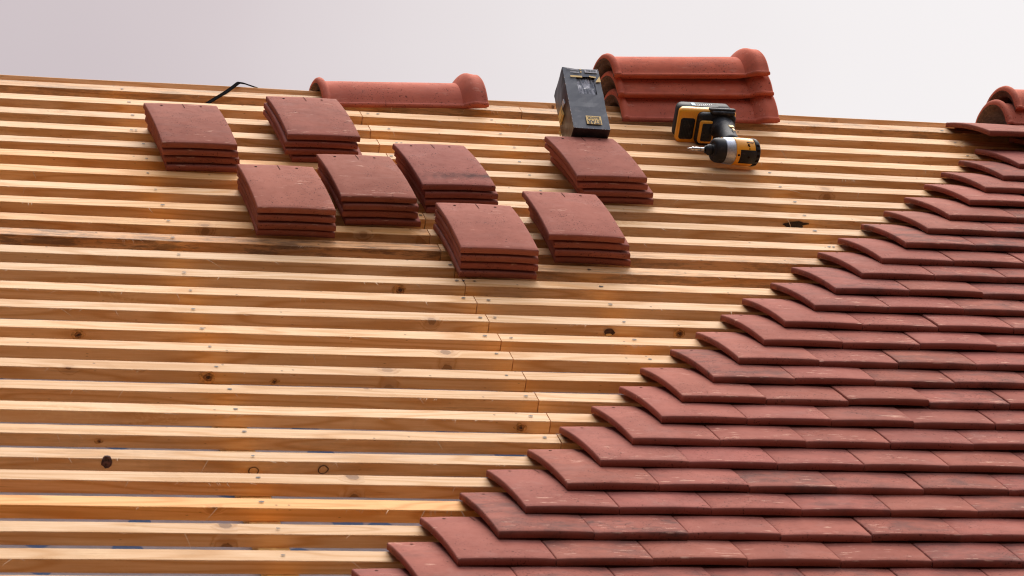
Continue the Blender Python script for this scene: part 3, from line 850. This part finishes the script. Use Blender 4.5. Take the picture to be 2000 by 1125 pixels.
# yellow collar at the handle root, handle, foot
def tube(bm, path, n=20, mi=0):
    """path: (point, half width across x, half width across y)"""
    rings = []
    for p, a, b in path:
        rings.append([bm.verts.new(Vector(p) + Vector((a * math.cos(2 * math.pi * i / n), b * math.sin(2 * math.pi * i / n), 0))) for i in range(n)])
    for P, Q in zip(rings, rings[1:]):
        for i in range(n):
            f = bm.faces.new((P[i], P[(i + 1) % n], Q[(i + 1) % n], Q[i])); f.material_index = mi
    bm.faces.new(rings[0][::-1]); bm.faces.new(rings[-1])
bm = bmesh.new(); tube(bm, [((-.002, .010, -.012), .024, .021), ((-.001, .012, -.030), .0225, .020), ((.001, .013, -.050), .0215, .0195), ((.005, .014, -.075), .0215, .0200), ((.009, .013, -.100), .0240, .0215), ((.010, .010, -.122), .030, .027), ((.006, .006, -.136), .040, .034)])
handle = link('handle', bm, [M_BLACK], driver, True)
bm = bmesh.new(); tube(bm, [((-.020, .012, -.014), .0085, .010), ((-.024, .012, -.024), .0075, .009), ((-.022, .012, -.036), .007, .008)], 12)
link('trigger', bm, [M_YELLOW], driver, True)
bm = bmesh.new(); box(bm, (.008, .0335, -.060), (.013, .0352, -.046), 0, .0006, 1); box(bm, (.0060, .0335, -.082), (.0180, .0352, -.068), 0, .0006, 1)
link('handle_badge', bm, [M_LABEL], handle)
bm = bmesh.new(); rounded_slab(bm, -.050, .043, -.037, .042, -.158, -.130, .012, 0, 6, .004)
foot = link('foot', bm, [M_BLACK], driver, True)
bm = bmesh.new(); rounded_slab(bm, -.0470, -.0090, -.0300, .0260, -.1320, -.1235, .007, 0, 6, .0022)
fr = link('control_frame', bm, [M_YELLOW], foot, True)
bm = bmesh.new(); rounded_slab(bm, -.0415, -.0145, -.0245, .0205, -.1240, -.1222, .004, 0, 5, .0006)
ctl = link('control_panel', bm, [M_GREYP], fr, True)
bm = bmesh.new()
for y in (-.016, -.005, .006, .014): box(bm, (-.0375, y, -.1222), (-.0325, y + .0045, -.1212), 0, .0004, 1)
for y in (-.016, .008): box(bm, (-.0235, y, -.1222), (-.0185, y + .006, -.1212), 0, .0004, 1)
link('control_button', bm, [M_BLACK], ctl)
# battery pack: dark base, yellow cover, black grille
bm = bmesh.new(); rounded_slab(bm, -.088, .047, -.040, .045, -.206, -.166, .014, 0, 7, .005)
pack = link('battery_pack', bm, [M_GREYP], driver, True)
bm = bmesh.new(); rounded_slab(bm, -.092, .048, -.041, .0465, -.170, -.146, .012, 0, 7, .005)
cover = link('battery_cover', bm, [M_YELLOW], pack, True)
bm = bmesh.new(); rounded_slab(bm, -.0885, -.0535, -.0290, .0240, -.1480, -.1445, .006, 0, 6, .001)
grille = link('battery_grille', bm, [M_BLACK], cover, True)
bm = bmesh.new()
for i in range(8): box(bm, (-.0855 + i * .0038, -.024, -.1448), (-.0838 + i * .0038, .019, -.1436), 0, .0003, 1)
link('grille_bar', bm, [M_GREYP], cover)
bm = bmesh.new(); rounded_slab(bm, -.0500, .0100, .0440, .0458, -.196, -.172, .0006, 0, 2, .0004)
link('battery_label', bm, [M_GREYP], pack)
bm = bmesh.new()
box(bm, (-.056, .0448, -.194), (-.046, .0462, -.176)); link('blue_mark', bm, [M_BLUE], pack)
bm = bmesh.new()
for i in range(8): box(bm, (-.0420 + i * .0052, .0448, -.188), (-.0400 + i * .0052, .0462, -.183))
for i in range(10): box(bm, (-.0420 + i * .0042, .0448, -.178), (-.0404 + i * .0042, .0462, -.1755))
link('white_print', bm, [M_WHITE], pack)
bm = bmesh.new()                            # belt hook on the upper side of the foot
box(bm, (-.020, .040, -.150), (.038, .050, -.128), 0, .004, 2); box(bm, (-.026, .048, -.146), (.040, .0545, -.134), 0, .003, 2)
hook = link('belt_hook', bm, [M_BLACK], foot, True)

# ------------------------------------------------------------------ camera
cam = bpy.data.cameras.new('camera'); co = bpy.data.objects.new('camera', cam); COL.objects.link(co)
Rv = Vector((.96085667, -.27283606, -.04811378)); Uv = Vector((-.03007542, -.27536401, .96086945)); Fv = Vector((.27540865, .92181080, .27279101))
m = Matrix((Rv, Uv, -Fv)).transposed().to_4x4()
m.translation = Vector((-2.63047663, -6.33029027, 4.136514))
co.matrix_world = m
cam.sensor_width = 36; cam.lens = 36 * 5639.9418 / 2000; cam.clip_start = .1; cam.clip_end = 3000
cam.dof.use_dof = True; cam.dof.focus_distance = 6.6; cam.dof.aperture_fstop = 18.0
scene.camera = co

# ------------------------------------------------------------------ sky and sun
SUN_EL, SUN_AZ = 58.0, 26.0
w = bpy.data.worlds.new('World'); scene.world = w; w.use_nodes = True
t = w.node_tree; t.nodes.clear()
N = t.nodes.new; L = t.links.new
out = N('ShaderNodeOutputWorld'); bg1 = N('ShaderNodeBackground'); bg2 = N('ShaderNodeBackground'); add = N('ShaderNodeAddShader')
sky = N('ShaderNodeTexSky'); sky.sky_type = 'NISHITA'; sky.sun_disc = False; sky.sun_elevation = R(SUN_EL); sky.sun_rotation = R(SUN_AZ); sky.dust_density = 3
L(sky.outputs[0], bg1.inputs[0]); bg1.inputs[1].default_value = .008
tc = N('ShaderNodeTexCoord')
dot = N('ShaderNodeVectorMath'); dot.operation = 'DOT_PRODUCT'; dot.inputs[1].default_value = (.962, -.273, -.10); L(tc.outputs['Generated'], dot.inputs[0])
nz = N('ShaderNodeTexNoise'); nz.inputs['Scale'].default_value = 5.5; nz.inputs['Detail'].default_value = 3; L(tc.outputs['Generated'], nz.inputs['Vector'])
mad = N('ShaderNodeMath'); mad.operation = 'MULTIPLY_ADD'; L(nz.outputs['Fac'], mad.inputs[0]); mad.inputs[1].default_value = .17; mad.inputs[2].default_value = -.085 + .027
ad = N('ShaderNodeMath'); ad.operation = 'ADD'; L(dot.outputs['Value'], ad.inputs[0]); L(mad.outputs[0], ad.inputs[1])
mr = N('ShaderNodeMapRange'); L(ad.outputs[0], mr.inputs[0]); mr.inputs[1].default_value = -.20; mr.inputs[2].default_value = .20
cr = N('ShaderNodeValToRGB'); L(mr.outputs[0], cr.inputs[0])
e = cr.color_ramp.elements
e[0].position = 0.0; e[0].color = (.55, .468, .482, 1)
e[1].position = 1.0; e[1].color = (.89, .855, .85, 1)
for p, c in ((.28, (.645, .565, .575, 1)), (.52, (.76, .70, .70, 1)), (.76, (.855, .815, .81, 1))):
    q = e.new(p); q.color = c
sep = N('ShaderNodeSeparateXYZ'); L(tc.outputs['Generated'], sep.inputs[0])
zr = N('ShaderNodeMapRange'); zr.interpolation_type = 'SMOOTHSTEP'; L(sep.outputs[2], zr.inputs[0]); zr.inputs[1].default_value = .42; zr.inputs[2].default_value = .95
zr.inputs[3].default_value = 0; zr.inputs[4].default_value = 1
zen = N('ShaderNodeMix'); zen.data_type = 'RGBA'; L(zr.outputs[0], zen.inputs[0]); L(cr.outputs[0], zen.inputs[6]); zen.inputs[7].default_value = (1.44, 1.53, 1.86, 1)
# unseen sky behind the camera, added dim and warm to darken downslope-facing surfaces
fr_ = N('ShaderNodeMapRange'); fr_.interpolation_type = 'SMOOTHSTEP'; L(sep.outputs[1], fr_.inputs[0]); fr_.inputs[1].default_value = .05; fr_.inputs[2].default_value = -.35
lo_ = N('ShaderNodeMapRange'); lo_.interpolation_type = 'SMOOTHSTEP'; L(sep.outputs[2], lo_.inputs[0]); lo_.inputs[1].default_value = .76; lo_.inputs[2].default_value = .30
mu_ = N('ShaderNodeMath'); mu_.operation = 'MULTIPLY'; L(fr_.outputs[0], mu_.inputs[0]); L(lo_.outputs[0], mu_.inputs[1])
front_dim = N('ShaderNodeMix'); front_dim.data_type = 'RGBA'; L(mu_.outputs[0], front_dim.inputs[0]); L(zen.outputs[2], front_dim.inputs[6]); front_dim.inputs[7].default_value = (.07, .045, .035, 1)
# also dimmed round to the left, shaped to darken the open ridge-tile ends
lf_ = N('ShaderNodeMapRange'); lf_.interpolation_type = 'SMOOTHSTEP'; L(dot.outputs['Value'], lf_.inputs[0]); lf_.inputs[1].default_value = -.24; lf_.inputs[2].default_value = -.62
lf_.inputs[3].default_value = 1.0; lf_.inputs[4].default_value = .10
vm_ = N('ShaderNodeVectorMath'); vm_.operation = 'SCALE'; L(front_dim.outputs[2], vm_.inputs[0]); L(lf_.outputs[0], vm_.inputs['Scale'])
L(vm_.outputs[0], bg2.inputs[0]); bg2.inputs[1].default_value = 1.0
L(bg1.outputs[0], add.inputs[0]); L(bg2.outputs[0], add.inputs[1]); L(add.outputs[0], out.inputs['Surface'])

sun = bpy.data.lights.new('sun', 'SUN'); sun.energy = 5.0; sun.angle = R(46); sun.color = (1.0, .93, .84)
so = bpy.data.objects.new('sun', sun); COL.objects.link(so)
az, elv = R(SUN_AZ), R(SUN_EL)
dirv = Vector((math.sin(az) * math.cos(elv), math.cos(az) * math.cos(elv), math.sin(elv)))   # towards the sun
so.rotation_euler = dirv.to_track_quat('Z', 'Y').to_euler(); so.location = (0, 0, 20)

scene.view_settings.view_transform = 'Standard'; scene.view_settings.look = 'None'
scene.view_settings.exposure = 0.0; scene.view_settings.gamma = 1.0
scene.cycles.filter_width = 1.15; scene.cycles.max_bounces = 10; scene.cycles.diffuse_bounces = 6
